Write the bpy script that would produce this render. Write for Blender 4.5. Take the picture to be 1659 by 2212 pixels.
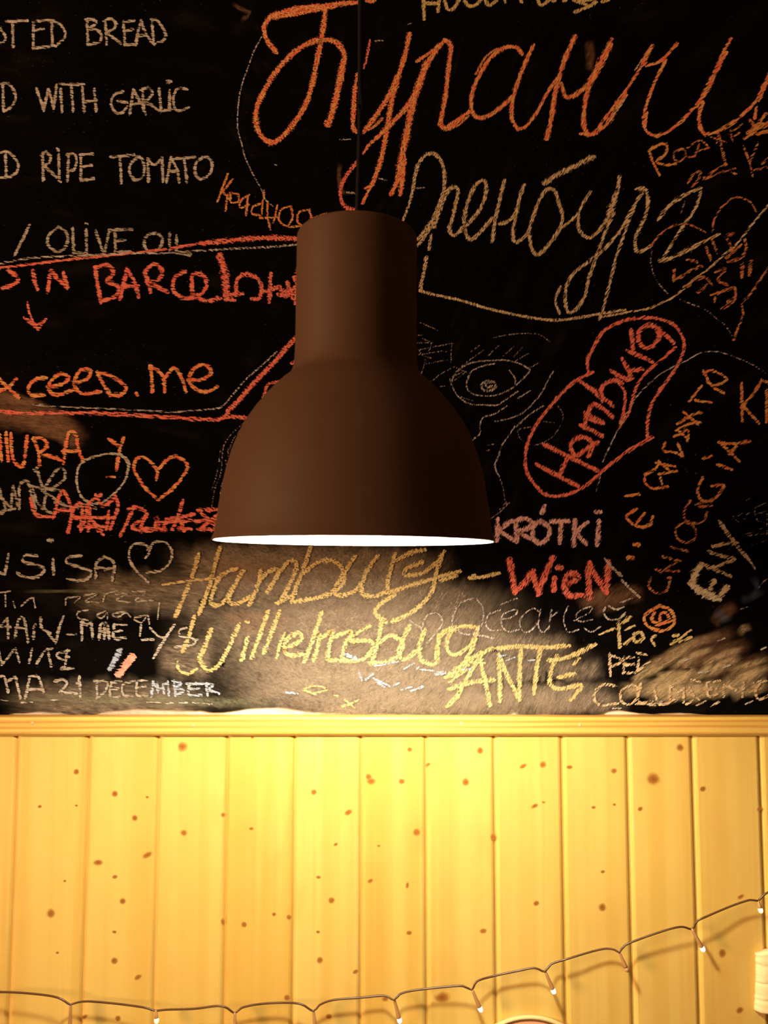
import bpy, bmesh, math, random
from mathutils import Vector, Matrix

# ------------------------------------------------------------------ scene, camera, light
for o in list(bpy.data.objects):
    bpy.data.objects.remove(o)
scene = bpy.context.scene
COL = scene.collection
scene.view_settings.view_transform = 'Standard'
scene.view_settings.look = 'None'
scene.view_settings.gamma = 1.0
scene.view_settings.use_curve_mapping = False
scene.view_settings.exposure = 0.0

FPX = 1671.0                       # focal length for a 1659 x 2212 picture
CAM = Vector((0.0, -0.96, 1.30))
PITCH = math.radians(4.15)
cam_d = bpy.data.cameras.new('camera')
cam_d.sensor_fit = 'VERTICAL'
cam_d.sensor_height = 36.0
cam_d.sensor_width = 27.0
cam_d.lens = FPX / 2212.0 * 36.0
cam_d.clip_start = 0.02
cam_d.dof.use_dof = True
cam_d.dof.focus_distance = 0.96
cam_d.dof.aperture_fstop = 11.0
cam = bpy.data.objects.new('camera', cam_d)
COL.objects.link(cam)
cam.location = CAM
cam.rotation_euler = (math.radians(90) + PITCH, 0, 0)
scene.camera = cam

world = bpy.data.worlds.new('dim_room')
scene.world = world
world.use_nodes = True
bg = world.node_tree.nodes['Background']
bg.inputs['Color'].default_value = (1.0, 0.42, 0.20, 1)
bg.inputs['Strength'].default_value = 0.08

def area_lamp(name, loc, target, size, watts, color):
    d = bpy.data.lights.new(name, 'AREA')
    d.shape = 'DISK'
    d.size = size
    d.energy = watts
    d.color = color
    o = bpy.data.objects.new(name, d)
    COL.objects.link(o)
    o.location = loc
    o.rotation_euler = (Vector(target) - Vector(loc)).to_track_quat('-Z', 'Y').to_euler()
    return o
# the other lamps of the room, far to the left of the table
area_lamp('room_lamp', (-3.2, -1.95, 1.65), (0, 0, 1.5), 0.9, 138.0, (1.0, 0.60, 0.33))
BULB_STRENGTH = 550.0

# ------------------------------------------------------------------ helpers
SP, CP = math.sin(PITCH), math.cos(PITCH)
def at(px, py, Y):
    """point of the plane y = Y seen at photograph position px, py"""
    u = (px - 829.5) / FPX
    v = (1106.0 - py) / FPX
    d = Vector((u, CP - v * SP, SP + v * CP))
    return CAM + d * ((Y - CAM.y) / d.y)
def depth(py, Y):
    v = (1106.0 - py) / FPX
    return (Y - CAM.y) / (CP - v * SP)

def link(name, me, mats, parent=None, smooth=False):
    o = bpy.data.objects.new(name, me)
    COL.objects.link(o)
    for m in (mats if isinstance(mats, (list, tuple)) else [mats]):
        me.materials.append(m)
    if smooth:
        for p in me.polygons:
            p.use_smooth = True
    if parent is not None:
        o.parent = parent
    return o
def obj(name, bm, mats, parent=None, smooth=False):
    me = bpy.data.meshes.new(name)
    bm.normal_update()
    bm.to_mesh(me)
    bm.free()
    return link(name, me, mats, parent, smooth)
def tag(o, label=None, cat=None, group=None, kind=None):
    if label: o['label'] = label
    if cat: o['category'] = cat
    if group: o['group'] = group
    if kind: o['kind'] = kind
    return o
def box(bm, x0, x1, y0, y1, z0, z1, mi=0):
    vs = [bm.verts.new(p) for p in ((x0,y0,z0),(x1,y0,z0),(x1,y1,z0),(x0,y1,z0),(x0,y0,z1),(x1,y0,z1),(x1,y1,z1),(x0,y1,z1))]
    for f in ((0,3,2,1),(4,5,6,7),(0,1,5,4),(1,2,6,5),(2,3,7,6),(3,0,4,7)):
        bm.faces.new([vs[i] for i in f]).material_index = mi
def lathe(bm, prof, n=96, close=False):
    rings = []
    for r, z in prof:
        if r < 1e-6:
            rings.append([bm.verts.new((0, 0, z))])
        else:
            rings.append([bm.verts.new((r*math.cos(2*math.pi*i/n), r*math.sin(2*math.pi*i/n), z)) for i in range(n)])
    pairs = list(zip(rings, rings[1:]))
    if close: pairs.append((rings[-1], rings[0]))
    for a, b in pairs:
        for i in range(n):
            j = (i+1) % n
            if len(a) == 1 and len(b) == 1: continue
            if len(a) == 1: bm.faces.new((a[0], b[j], b[i]))
            elif len(b) == 1: bm.faces.new((a[i], a[j], b[0]))
            else: bm.faces.new((a[i], a[j], b[j], b[i]))
    bmesh.ops.recalc_face_normals(bm, faces=bm.faces)
def tube(bm, pts, rad, n=8):
    """tube through pts; rad is a number or a list"""
    pts = [Vector(p) for p in pts]
    rads = rad if isinstance(rad, (list, tuple)) else [rad]*len(pts)
    prev = None
    up = Vector((0, 1, 0))
    for k, p in enumerate(pts):
        t = (pts[min(k+1, len(pts)-1)] - pts[max(k-1, 0)]).normalized()
        a = t.cross(up)
        if a.length < 1e-4: a = t.cross(Vector((1, 0, 0)))
        a.normalize()
        b = a.cross(t).normalized()
        ring = [bm.verts.new(p + (a*math.cos(2*math.pi*i/n) + b*math.sin(2*math.pi*i/n))*rads[k]) for i in range(n)]
        if prev:
            for i in range(n):
                bm.faces.new((prev[i], prev[(i+1) % n], ring[(i+1) % n], ring[i]))
        else:
            bm.faces.new(ring)
        prev = ring
    bm.faces.new(prev)
    bmesh.ops.recalc_face_normals(bm, faces=bm.faces)
def catmull(P, step):
    """smooth resampled polyline through the 2-D or 3-D points P"""
    if len(P) < 3:
        out = []
        a, b = P[0], P[-1]
        L = max((b-a).length, 1e-9)
        n = max(1, int(L/step))
        return [a + (b-a)*(i/n) for i in range(n+1)]
    Q = [P[0]*2 - P[1]] + list(P) + [P[-1]*2 - P[-2]]
    out = [P[0]]
    for i in range(1, len(Q)-2):
        p0, p1, p2, p3 = Q[i-1], Q[i], Q[i+1], Q[i+2]
        n = max(1, int((p2-p1).length/step))
        for k in range(1, n+1):
            t = k/n
            out.append(0.5*((p1*2) + (p2-p0)*t + (p0*2-p1*5+p2*4-p3)*t*t + (p1*3-p0-p2*3+p3)*t*t*t))
    return out

# ------------------------------------------------------------------ materials
class NT:
    def __init__(s, name):
        s.m = bpy.data.materials.new(name)
        s.m.use_nodes = True
        s.t = s.m.node_tree
        s.b = s.t.nodes['Principled BSDF']
        s.out = s.t.nodes['Material Output']
    def n(s, kind, **kw):
        x = s.t.nodes.new(kind)
        for k, v in kw.items(): setattr(x, k, v)
        return x
    def put(s, sock, val):
        if hasattr(val, 'is_linked') or hasattr(val, 'links'): s.t.links.new(val, sock)
        else: sock.default_value = val
    def math(s, op, a, b=None, c=None, clamp=False):
        x = s.n('ShaderNodeMath', operation=op, use_clamp=clamp)
        s.put(x.inputs[0], a)
        if b is not None: s.put(x.inputs[1], b)
        if c is not None: s.put(x.inputs[2], c)
        return x.outputs[0]
    def ramp(s, val, a, b, lo=0.0, hi=1.0, smooth=True):
        x = s.n('ShaderNodeMapRange', interpolation_type='SMOOTHSTEP' if smooth else 'LINEAR')
        s.put(x.inputs['Value'], val)
        for k, v in (('From Min', a), ('From Max', b), ('To Min', lo), ('To Max', hi)): s.put(x.inputs[k], v)
        return x.outputs['Result']
    def mix(s, fac, a, b):
        x = s.n('ShaderNodeMix', data_type='RGBA')
        s.put(x.inputs[0], fac); s.put(x.inputs[6], a); s.put(x.inputs[7], b)
        return x.outputs[2]
    def noise(s, vec, scale, detail=2.0, rough=0.5, dims='3D', w=None):
        x = s.n('ShaderNodeTexNoise', noise_dimensions=dims)
        s.put(x.inputs['Vector'], vec)
        x.inputs['Scale'].default_value = scale
        x.inputs['Detail'].default_value = detail
        x.inputs['Roughness'].default_value = rough
        return x.outputs['Fac']
    def pos(s):
        return s.n('ShaderNodeTexCoord').outputs['Object']
    def scaled(s, vec, sc, loc=(0, 0, 0)):
        x = s.n('ShaderNodeMapping')
        s.put(x.inputs['Vector'], vec)
        x.inputs['Scale'].default_value = sc
        x.inputs['Location'].default_value = loc
        return x.outputs['Vector']
    def brushed(s, along, across, off=0.0):
        """coordinates stretched along the brush marks of the board; the marks swing from
        nearly level on the left to rising on the right"""
        p = s.pos()
        sep = s.n('ShaderNodeSeparateXYZ'); s.put(sep.inputs[0], p)
        ang = s.ramp(sep.outputs['X'], -0.25, 0.32, math.radians(-8), math.radians(33))
        vr = s.n('ShaderNodeVectorRotate', rotation_type='Y_AXIS')
        s.put(vr.inputs['Vector'], p); s.put(vr.inputs['Angle'], ang)
        return s.scaled(vr.outputs[0], (along, 0.0, across), (off, 0, off*1.7))
    def bsdf(s, col, rough=0.8, spec=0.2, **kw):
        s.put(s.b.inputs['Base Color'], col)
        s.put(s.b.inputs['Roughness'], rough)
        s.put(s.b.inputs['Specular IOR Level'], spec)
        for k, v in kw.items(): s.put(s.b.inputs[k], v)
        return s.m
def C4(c): return (c[0], c[1], c[2], 1.0)
def flat(name, col, rough=0.6, spec=0.3, **kw):
    return NT(name).bsdf(C4(col), rough, spec, **kw)

def chalk_mat(name, col_a, col_b, cover=0.0, dash=1.0, amax=0.95):
    s = NT(name)
    uv = s.n('ShaderNodeUVMap', uv_map='stroke')
    sep = s.n('ShaderNodeSeparateXYZ'); s.put(sep.inputs[0], uv.outputs[0])
    edge = s.math('SUBTRACT', 1.0, s.math('ABSOLUTE', s.math('MULTIPLY_ADD', sep.outputs['Y'], 2.0, -1.0)))
    n1 = s.noise(s.brushed(105*dash, 520*dash), 1.0, 1.5, 0.55)
    n2 = s.noise(s.brushed(700, 1100, 3.0), 1.0, 1.0)
    g = s.math('MULTIPLY_ADD', n1, 1.5, s.math('MULTIPLY', n2, 0.5))        # mean about 1.0
    e = s.math('MULTIPLY_ADD', s.ramp(edge, 0.0, 0.8), 0.60, -0.05)
    v = s.math('ADD', s.math('ADD', g, e), cover)
    alpha = s.ramp(v, 1.28, 1.62, 0.0, amax)
    hue = s.ramp(s.noise(s.brushed(60, 160, 9.0), 1.0, 2.0), 0.40, 0.60)
    col = s.mix(hue, C4(col_a), C4(col_b))
    s.put(s.b.inputs['Alpha'], alpha)
    return s.bsdf(col, 0.95, 0.05)
def smear_mat(name, col, amax, contrast=0.6):
    s = NT(name)
    uv = s.n('ShaderNodeUVMap', uv_map='stroke')
    sep = s.n('ShaderNodeSeparateXYZ'); s.put(sep.inputs[0], uv.outputs[0])
    edge = s.math('SUBTRACT', 1.0, s.math('ABSOLUTE', s.math('MULTIPLY_ADD', sep.outputs['Y'], 2.0, -1.0)))
    fade = s.n('ShaderNodeAttribute', attribute_name='fade').outputs['Fac']
    n1 = s.noise(s.brushed(22, 90, 2.0), 1.0, 8.0, 0.72)
    e = s.math('MULTIPLY', s.ramp(edge, 0.0, 0.8), s.ramp(fade, 0.0, 1.0))
    n2 = s.noise(s.brushed(90, 380, 4.0), 1.0, 4.0, 0.7)
    e = s.math('MULTIPLY', e, s.ramp(n2, 0.32, 0.66, 0.45, 1.15))
    v = s.math('MULTIPLY', e, s.ramp(n1, 0.5-0.30*contrast, 0.5+0.25*contrast, 1.0-contrast, 1.0))
    s.put(s.b.inputs['Alpha'], s.math('MULTIPLY', v, amax))
    return s.bsdf(C4(col), 0.95, 0.05)

def board_mat():
    s = NT('black_chalk_paint')
    cloud = s.noise(s.brushed(9, 26, 5.0), 1.0, 6.0, 0.6)
    fleck = s.noise(s.brushed(160, 420, 7.0), 1.0, 1.0)
    zone = s.noise(s.scaled(s.pos(), (7, 7, 7)), 1.0, 2.0)
    d1 = s.ramp(cloud, 0.50, 0.82, 0.0, 0.025)
    d2 = s.math('MULTIPLY', s.ramp(fleck, 0.70, 0.80, 0.0, 0.35), s.ramp(zone, 0.45, 0.65))
    dust = s.math('ADD', d1, d2, clamp=True)
    col = s.mix(dust, (0.0022, 0.0018, 0.0017, 1), (0.30, 0.24, 0.17, 1))
    bump = s.n('ShaderNodeBump')
    bump.inputs['Strength'].default_value = 0.25
    bump.inputs['Distance'].default_value = 0.002
    s.put(bump.inputs['Height'], s.noise(s.brushed(60, 260), 1.0, 3.0))
    s.put(s.b.inputs['Normal'], bump.outputs[0])
    return s.bsdf(col, 0.95, 0.015)

def pine_mat(name, horizontal=False):
    s = NT(name)
    uv = s.n('ShaderNodeUVMap', uv_map='plank')
    sep = s.n('ShaderNodeSeparateXYZ'); s.put(sep.inputs[0], uv.outputs[0])
    wn = s.n('ShaderNodeTexWhiteNoise', noise_dimensions='1D'); s.put(wn.inputs['W'], sep.outputs['Y'])
    offs = s.n('ShaderNodeVectorMath', operation='SCALE'); s.put(offs.inputs[0], wn.outputs['Color']); offs.inputs['Scale'].default_value = 7.0
    add = s.n('ShaderNodeVectorMath', operation='ADD'); s.put(add.inputs[0], s.pos()); s.put(add.inputs[1], offs.outputs[0])
    p = add.outputs[0]
    if horizontal:
        broad = s.noise(s.scaled(p, (2.5, 2, 60)), 1.0, 2.0)
        fine = s.noise(s.scaled(p, (6, 6, 340)), 1.0, 2.0)
        wav = s.n('ShaderNodeTexWave', wave_type='BANDS', bands_direction='Z')
        s.put(wav.inputs['Vector'], s.scaled(p, (1.6, 0, 46))); wav.inputs['Scale'].default_value = 1.0
        wav.inputs['Distortion'].default_value = 3.0; wav.inputs['Detail'].default_value = 1.0; wav.inputs['Detail Scale'].default_value = 2.0
        band = s.ramp(wav.outputs['Fac'], 0.35, 0.95)
    else:
        broad = s.noise(s.scaled(p, (45, 2, 0.9)), 1.0, 2.0)
        fine = s.noise(s.scaled(p, (190, 6, 2.2)), 1.0, 2.0)
        cl = s.noise(s.scaled(p, (22, 5, 9)), 1.0, 3.0)
        band = s.ramp(cl, 0.52, 0.78)
    f = s.math('ADD', s.math('MULTIPLY', s.ramp(broad, 0.35, 0.68), 0.6), s.math('MULTIPLY', fine, 0.25))
    f = s.math('ADD', f, s.math('MULTIPLY_ADD', wn.outputs['Value'], 0.3, -0.15), clamp=True)
    col = s.mix(f, (0.82, 0.59, 0.155, 1), (0.70, 0.43, 0.075, 1))
    col = s.mix(s.math('MULTIPLY', band, 0.75 if horizontal else 0.30), col, (0.62, 0.27, 0.045, 1))
    if not horizontal:
        ed = s.math('MINIMUM', sep.outputs['X'], s.math('SUBTRACT', 1.0, sep.outputs['X']))
        col = s.mix(s.ramp(ed, 0.010, 0.035, 0.45, 0.0), col, (0.58, 0.26, 0.04, 1))
        streak = s.noise(s.scaled(p, (70, 5, 1.6), (3, 0, 1)), 1.0, 3.0)
        col = s.mix(s.ramp(streak, 0.55, 0.75, 0.0, 0.38), col, (0.66, 0.34, 0.055, 1))
    r = s.ramp(s.noise(p, 30.0, 2.0), 0.3, 0.7, 0.42, 0.56)
    bump = s.n('ShaderNodeBump'); bump.inputs['Strength'].default_value = 0.10; bump.inputs['Distance'].default_value = 0.002
    s.put(bump.inputs['Height'], s.noise(s.scaled(p, (25, 25, 8)), 1.0, 2.0))
    s.put(s.b.inputs['Normal'], bump.outputs[0])
    return s.bsdf(col, r, 0.5)
def knot_mat():
    s = NT('pine_knot')
    rad = s.n('ShaderNodeAttribute', attribute_name='rad').outputs['Fac']
    wob = s.math('MULTIPLY_ADD', s.noise(s.pos(), 160.0, 2.0), 0.35, -0.17)
    r = s.math('ADD', rad, wob)
    alpha = s.ramp(r, 0.22, 0.95, 0.85, 0.0)
    col = s.mix(s.ramp(r, 0.0, 0.85), (0.30, 0.10, 0.016, 1), (0.60, 0.27, 0.045, 1))
    s.put(s.b.inputs['Alpha'], alpha)
    return s.bsdf(col, 0.45, 0.3)

M = {}
M['board'] = board_mat()
M['pine'] = pine_mat('varnished_pine')
M['lath'] = pine_mat('varnished_pine_lath', True)
M['knot'] = knot_mat()
def plaster_mat():
    s = NT('bare_plaster')
    n = s.noise(s.pos(), 60.0, 4.0)
    return s.bsdf(s.mix(n, (0.86, 0.80, 0.68, 1), (0.70, 0.62, 0.48, 1)), 0.9, 0.1)
M['plaster'] = plaster_mat()
def shade_mat():
    s = NT('dark_lacquered_steel')
    n = s.noise(s.pos(), 35.0, 3.0)
    return s.bsdf(s.mix(n, (0.080, 0.041, 0.022, 1), (0.096, 0.050, 0.027, 1)), 0.6, 0.15)
M['shade'] = shade_mat()
M['white_enamel'] = flat('white_enamel', (0.86, 0.84, 0.80), 0.5, 0.3)
M['black_cord'] = flat('black_cord', (0.006, 0.005, 0.005), 0.7, 0.1)
M['socket'] = flat('black_socket', (0.02, 0.018, 0.016), 0.5, 0.3)
M['bulb'] = flat('lit_bulb', (0.9, 0.9, 0.85), 0.4, 0.2)
_b = M['bulb'].node_tree.nodes['Principled BSDF']
_b.inputs['Emission Color'].default_value = (1.0, 0.88, 0.68, 1)
_b.inputs['Emission Strength'].default_value = BULB_STRENGTH
M['wire'] = flat('brown_wire', (0.09, 0.04, 0.012), 0.35, 0.5)
M['holder'] = flat('amber_led_holder', (0.42, 0.22, 0.08), 0.3, 0.5)
M['led'] = flat('lit_led', (0.95, 0.95, 0.9), 0.3, 0.3)
_b = M['led'].node_tree.nodes['Principled BSDF']
_b.inputs['Emission Color'].default_value = (1.0, 0.93, 0.75, 1)
_b.inputs['Emission Strength'].default_value = 6.0
M['led_warm'] = flat('lit_amber_led', (0.95, 0.9, 0.6), 0.3, 0.3)
_b = M['led_warm'].node_tree.nodes['Principled BSDF']
_b.inputs['Emission Color'].default_value = (1.0, 0.80, 0.25, 1)
_b.inputs['Emission Strength'].default_value = 2.5
M['led_off'] = flat('unlit_led', (0.55, 0.30, 0.16), 0.25, 0.5)
M['nail'] = flat('nail_head', (0.66, 0.50, 0.26), 0.35, 0.5)
M['pink'] = flat('pink_plaque', (0.86, 0.36, 0.20), 0.6, 0.2)
M['cream'] = flat('cream_rim', (0.88, 0.68, 0.30), 0.5, 0.3)
M['brown'] = flat('brown_line', (0.22, 0.10, 0.02), 0.6, 0.2)
def paper_mat():
    s = NT('cream_paper')
    n = s.noise(s.scaled(s.pos(), (20, 20, 90)), 1.0, 3.0)
    return s.bsdf(s.mix(n, (0.90, 0.78, 0.48, 1), (0.80, 0.64, 0.30, 1)), 0.7, 0.2)
M['paper'] = paper_mat()

# ------------------------------------------------------------------ the wall, its boards and the ledge
BY = -0.003                        # front of the chalkboard
PY = -0.010                        # front of the pine boards
LY = -0.016                        # front of the ledge
XL, XR = -1.5, 1.5
Z_LEDGE_TOP = at(830, 1548.5, LY).z
Z_LEDGE_BOT = at(830, 1590.5, LY).z
bm = bmesh.new(); box(bm, XL-0.1, XR+0.1, 0.0, 0.08, 0.0, 2.6)
tag(obj('wall_back', bm, M['plaster']), kind='structure')
bm = bmesh.new(); box(bm, XL-0.1, XR+0.1, -0.9, 0.08, 2.6, 2.68)
tag(obj('ceiling', bm, M['plaster']), kind='structure')

# chalkboard: a thin black layer whose lower edge is ragged
edge_px = [(-900,1550),(-60,1549),(-10,1545),(30,1544),(60,1543),(85,1540),(105,1543),(130,1542),(150,1548),(205,1547),(222,1541),(250,1538),(275,1537),(300,1534),
           (330,1536),(360,1537),(395,1538),(440,1539),(462,1543),(500,1540),(520,1536),(545,1533),(575,1531),(600,1531),(625,1533),(645,1537),(660,1540),
           (700,1542),(760,1545),(820,1545),(900,1546),(960,1546),(1030,1547),(1066,1546),(1082,1539),(1095,1536),(1108,1537),(1122,1545),(1180,1546),(1240,1548),
           (1296,1547),(1312,1539),(1335,1537),(1360,1540),(1392,1545),(1425,1545),(1470,1543),(1500,1546),(1560,1549),(1659,1550),(2500,1550)]
random.seed(3)
ev = [Vector((a, b)) for a, b in edge_px]
bx, bz = [], []
for p in catmull(ev, 9.0):
    q = at(p.x, p.y - 3.5 + random.uniform(-0.8, 0.8), BY)
    if not bx or q.x > bx[-1] + 1e-4:
        bx.append(q.x); bz.append(q.z)
bx[0], bx[-1] = XL, XR
ZM = at(830, 1515, BY).z
bm = bmesh.new()
edge_f = [bm.verts.new((x, BY, z)) for x, z in zip(bx, bz)]
edge_b = [bm.verts.new((x, 0.0, z)) for x, z in zip(bx, bz)]
mid = [bm.verts.new((x, BY, ZM)) for x in bx]
top = [bm.verts.new((x, BY, 2.6)) for x in (XL, XR)]
for i in range(len(bx)-1):
    bm.faces.new((edge_f[i], edge_f[i+1], mid[i+1], mid[i]))
    bm.faces.new((edge_b[i], edge_b[i+1], edge_f[i+1], edge_f[i]))
bm.faces.new(mid + [top[1], top[0]])
board = tag(obj('chalkboard', bm, M['board']), 'large black chalkboard wall crowded with coloured chalk writing', 'chalkboard')

# ledge
bm = bmesh.new()
prof = [(0.0, Z_LEDGE_BOT), (LY+0.003, Z_LEDGE_BOT), (LY, Z_LEDGE_BOT+0.003), (LY, Z_LEDGE_TOP-0.003), (LY+0.001, Z_LEDGE_TOP-0.0008), (LY+0.003, Z_LEDGE_TOP), (0.0, Z_LEDGE_TOP)]
va = [bm.verts.new((XL, y, z)) for y, z in prof]
vb = [bm.verts.new((XR, y, z)) for y, z in prof]
for i in range(len(prof)):
    j = (i+1) % len(prof)
    bm.faces.new((va[i], va[j], vb[j], vb[i]))
bm.faces.new(va); bm.faces.new(vb[::-1])
uvl = bm.loops.layers.uv.new('plank')
for f in bm.faces:
    for l in f.loops: l[uvl].uv = (l.vert.co.x, 77.0)
bmesh.ops.recalc_face_normals(bm, faces=bm.faces)
ledge = tag(obj('trim_1', bm, M['lath']), kind='structure')
for k, (px, py) in enumerate(((70, 1562), (418, 1567), (996, 1563), (1253, 1566))):
    bm = bmesh.new()
    lathe(bm, [(0, 0.0006), (0.0016, 0.0005), (0.0021, 0.0), (0.0021, -0.002), (0, -0.002)], 16)
    bmesh.ops.rotate(bm, verts=bm.verts, matrix=Matrix.Rotation(math.radians(90), 3, 'X'))
    n = obj('nail_head', bm, M['nail'], ledge)
    n.location = at(px, py, LY)

# tongue-and-groove pine boards
seams = [35, 190, 341, 489, 635, 778, 918, 1066, 1212, 1354, 1494, 1640]
sx = [at(p, 1600, PY).x for p in seams]
w0 = (sx[-1]-sx[0])/(len(sx)-1)
while sx[0] > XL + w0: sx.insert(0, sx[0]-w0)
while sx[-1] < XR - w0: sx.append(sx[-1]+w0)
sx = [XL] + sx + [XR]
knots = [(165,1667,6,1),(86,1742,4,1.3),(165,1740,3,1.4),(248,1715,6.5,1),(291,1767,6,1),(318,1722,3,1.3),(394,1613,10,1),(397,1799,7,1.1),(212,1863,8,1.7),(318,1847,8,-1.9),(248,1894,5,1.4),(543,1790,4,1.4),(678,1711,6,1),(752,1755,7,-1.6),
 (796,1678,6,1),(802,1688,8,1.3),(725,1824,4,-1.6),(818,1827,3,1.5),(482,1760,5,1),(545,1593,3,1.3),
 (885,1619,5,1.1),(1037,1621,7,1),(924,1651,5,-1.5),(868,1688,6,1.2),(1006,1689,8,1),(1130,1655,6,-2),(1173,1652,7,1),(1230,1657,5,1.6),(1326,1665,6,1.2),(1411,1683,13,1.1),(1469,1615,8,1),(1518,1704,6,-1.2),(1383,1747,5,-1.3),(1155,1741,6,-2),(1174,1733,3,1.8),(1282,1744,4,1.5),(1327,1738,3,1.6),
 (900,1798,8,1),(1065,1808,7,0.8),(1302,1883,4,1.5),(1641,1747,5,-1.3),(110,1973,9,1),(140,1903,3,1.4),(265,1946,6.5,1),(247,2013,4,1.6),(247,2075,7,1),(298,2111,6,-1.8),(124,2058,3,1.4),(181,2197,6,-1.8),(255,2200,6,1),(527,1997,6,1),(482,1990,6,0.7),(592,1975,4,1.2),(624,1981,5,1),(620,2155,6,1.2),
 (688,1895,4,1.6),(716,1945,7,1),(687,2013,3.5,1.5),(691,2074,7,1),(768,2099,5,-1.6),(800,1903,5,-1.6),(710,2196,6,1.2),(1158,1951,6,-1.2),(1301,1960,8,1),(884,2015,5,1.4),(1044,2011,6.5,1.3),(955,2154,13,1.5),(832,2158,6,1.4),(1560,2059,8,0.9),(1600,1937,6,-1.8),(1598,2182,7,-1.3),(880,1912,5,0.5)]
bm = bmesh.new()
uvl = bm.loops.layers.uv.new('plank')
rad = bm.verts.layers.float.new('rad')
z0, z1 = 0.0, Z_LEDGE_BOT
for k in range(len(sx)-1):
    a, b = sx[k], sx[k+1]
    g, c = 0.0022, 0.0030
    prof = [(a, PY+0.0026), (a+g, PY+0.0026), (a+g+c*0.35, PY+0.0014), (a+g+c, PY+0.0004), (a+g+c*1.5, PY), (b-c*1.5, PY), (b-c, PY+0.0004), (b-c*0.35, PY+0.0014), (b, PY+0.0026), (b, 0.0), (a, 0.0)]
    lo = [bm.verts.new((x, y, z0)) for x, y in prof]
    hi = [bm.verts.new((x, y, z1)) for x, y in prof]
    fs = []
    for i in range(len(prof)):
        j = (i+1) % len(prof)
        fs.append(bm.faces.new((lo[i], lo[j], hi[j], hi[i])))
    fs += [bm.faces.new(lo[::-1]), bm.faces.new(hi)]
    for f in fs:
        for l in f.loops: l[uvl].uv = ((l.vert.co.x-a)/(b-a), float(k)+0.5)
bmesh.ops.recalc_face_normals(bm, faces=bm.faces)
random.seed(8)
for px, py, r, asp in knots:
    c = at(px, py, PY)
    rr = r * 1.45 * depth(py, PY) / FPX
    tilt = 0.0
    ax = abs(asp)
    if asp < 0: tilt = math.radians(28)
    else: tilt = random.uniform(-0.15, 0.15)
    cv = bm.verts.new((c.x, PY-0.00015, c.z)); cv[rad] = 0.0
    ring = []
    for i in range(18):
        t = 2*math.pi*i/18
        x, z = rr*math.sqrt(ax)*math.cos(t), rr/math.sqrt(ax)*math.sin(t)
        v = bm.verts.new((c.x + x*math.cos(tilt)-z*math.sin(tilt), PY-0.00015, c.z + x*math.sin(tilt)+z*math.cos(tilt)))
        v[rad] = 1.0
        ring.append(v)
    for i in range(18):
        f = bm.faces.new((cv, ring[i], ring[(i+1) % 18])); f.material_index = 1
tag(obj('wood_paneling', bm, [M['pine'], M['knot']]), 'varnished knotty pine boards standing upright below the ledge', 'panelling', kind='structure')

# ------------------------------------------------------------------ pendant lamp
LYX = -0.35                        # lamp axis in front of the wall
rim_c = at(765, 1169.5, LYX)
lamp = bpy.data.objects.new('pendant_lamp', None); COL.objects.link(lamp)
lamp.location = rim_c
lamp.rotation_euler = (0, math.radians(0.38), 0)
tag(lamp, 'dark brown bell-shaped metal pendant lamp hanging lit before the chalkboard', 'lamp')
sil = [(302,1170),(300,1163),(296,1154),(294,1140),(290.5,1125),(288,1100),(284,1076),(279,1048),(272.5,1018),(262,981),(249,948),(233,917),(213,888),(190,860),(172,840.5),(158,827.5),(148,819.5),(141,812.5),(136.5,804),(134,794),(132.3,782),(131.3,768),(130.7,740),(130.2,707),(129.6,625),(129.2,560),(129,521),(128.4,516),(126.4,512.5),(122,511),(60,510),(0,510)]
prof = []
for r, py in sil:
    prof.append((r*depth(py, LYX)/FPX, at(765, py, LYX).z - rim_c.z))
T = 0.0011
inner = [(max(r-T, 0.0), z - (T if r < 0.046 else T*0.35)) for r, z in prof if r > 0]
inner[0] = (prof[0][0]-T, prof[0][1])
bm = bmesh.new()
lathe(bm, [(r, z) for r, z in prof] + [(0.0, inner[-1][1])] + inner[::-1] + [prof[0]], 128)
bmesh.ops.remove_doubles(bm, verts=bm.verts, dist=1e-6)
bmesh.ops.recalc_face_normals(bm, faces=bm.faces)
obj('lamp_shade', bm, M['shade'], lamp, True)
bm = bmesh.new()
liner = [(max(r-0.0006, 0.0), z - (0.0006 if r < 0.045 else 0.0)) for r, z in inner]
lathe(bm, liner + [(0.0, liner[-1][1])], 128)
tag(obj('inner_lining', bm, M['white_enamel'], lamp, True), 'white inside of the shade, glowing')
ztop = prof[-1][1]
bm = bmesh.new()
lathe(bm, [(0, ztop-0.004), (0.019, ztop-0.004), (0.019, 0.098), (0.016, 0.094), (0.0, 0.094)], 32)
obj('bulb_socket', bm, M['socket'], lamp, True)
bm = bmesh.new()
lathe(bm, [(0, 0.008), (0.012, 0.0105), (0.021, 0.017), (0.027, 0.027), (0.029, 0.037), (0.027, 0.049), (0.021, 0.062), (0.0155, 0.074), (0.0135, 0.092), (0, 0.092)], 32)
tag(obj('light_bulb', bm, M['bulb'], lamp, True), 'lit round bulb inside the shade')
bm = bmesh.new()
lathe(bm, [(0, ztop), (0.011, ztop), (0.011, ztop+0.004), (0.006, ztop+0.010), (0.0035, ztop+0.016), (0, ztop+0.016)], 24)
obj('cord_grip', bm, M['black_cord'], lamp, True)
ctop = at(779, 0, LYX)
tl = Matrix.Rotation(-math.radians(0.38), 3, 'Y')
p1 = tl @ (Vector((ctop.x, LYX, ctop.z)) - rim_c)
p2 = tl @ (Vector((ctop.x + 0.002, LYX, 2.59)) - rim_c)
p0 = Vector((0, 0, ztop+0.012))
bm = bmesh.new()
tube(bm, catmull([p0, p0 + Vector((0.0012, 0, 0.05)), (p0+p1)/2 + Vector((0.001, 0, 0)), p1, p2], 0.02), 0.0022, 10)
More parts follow.
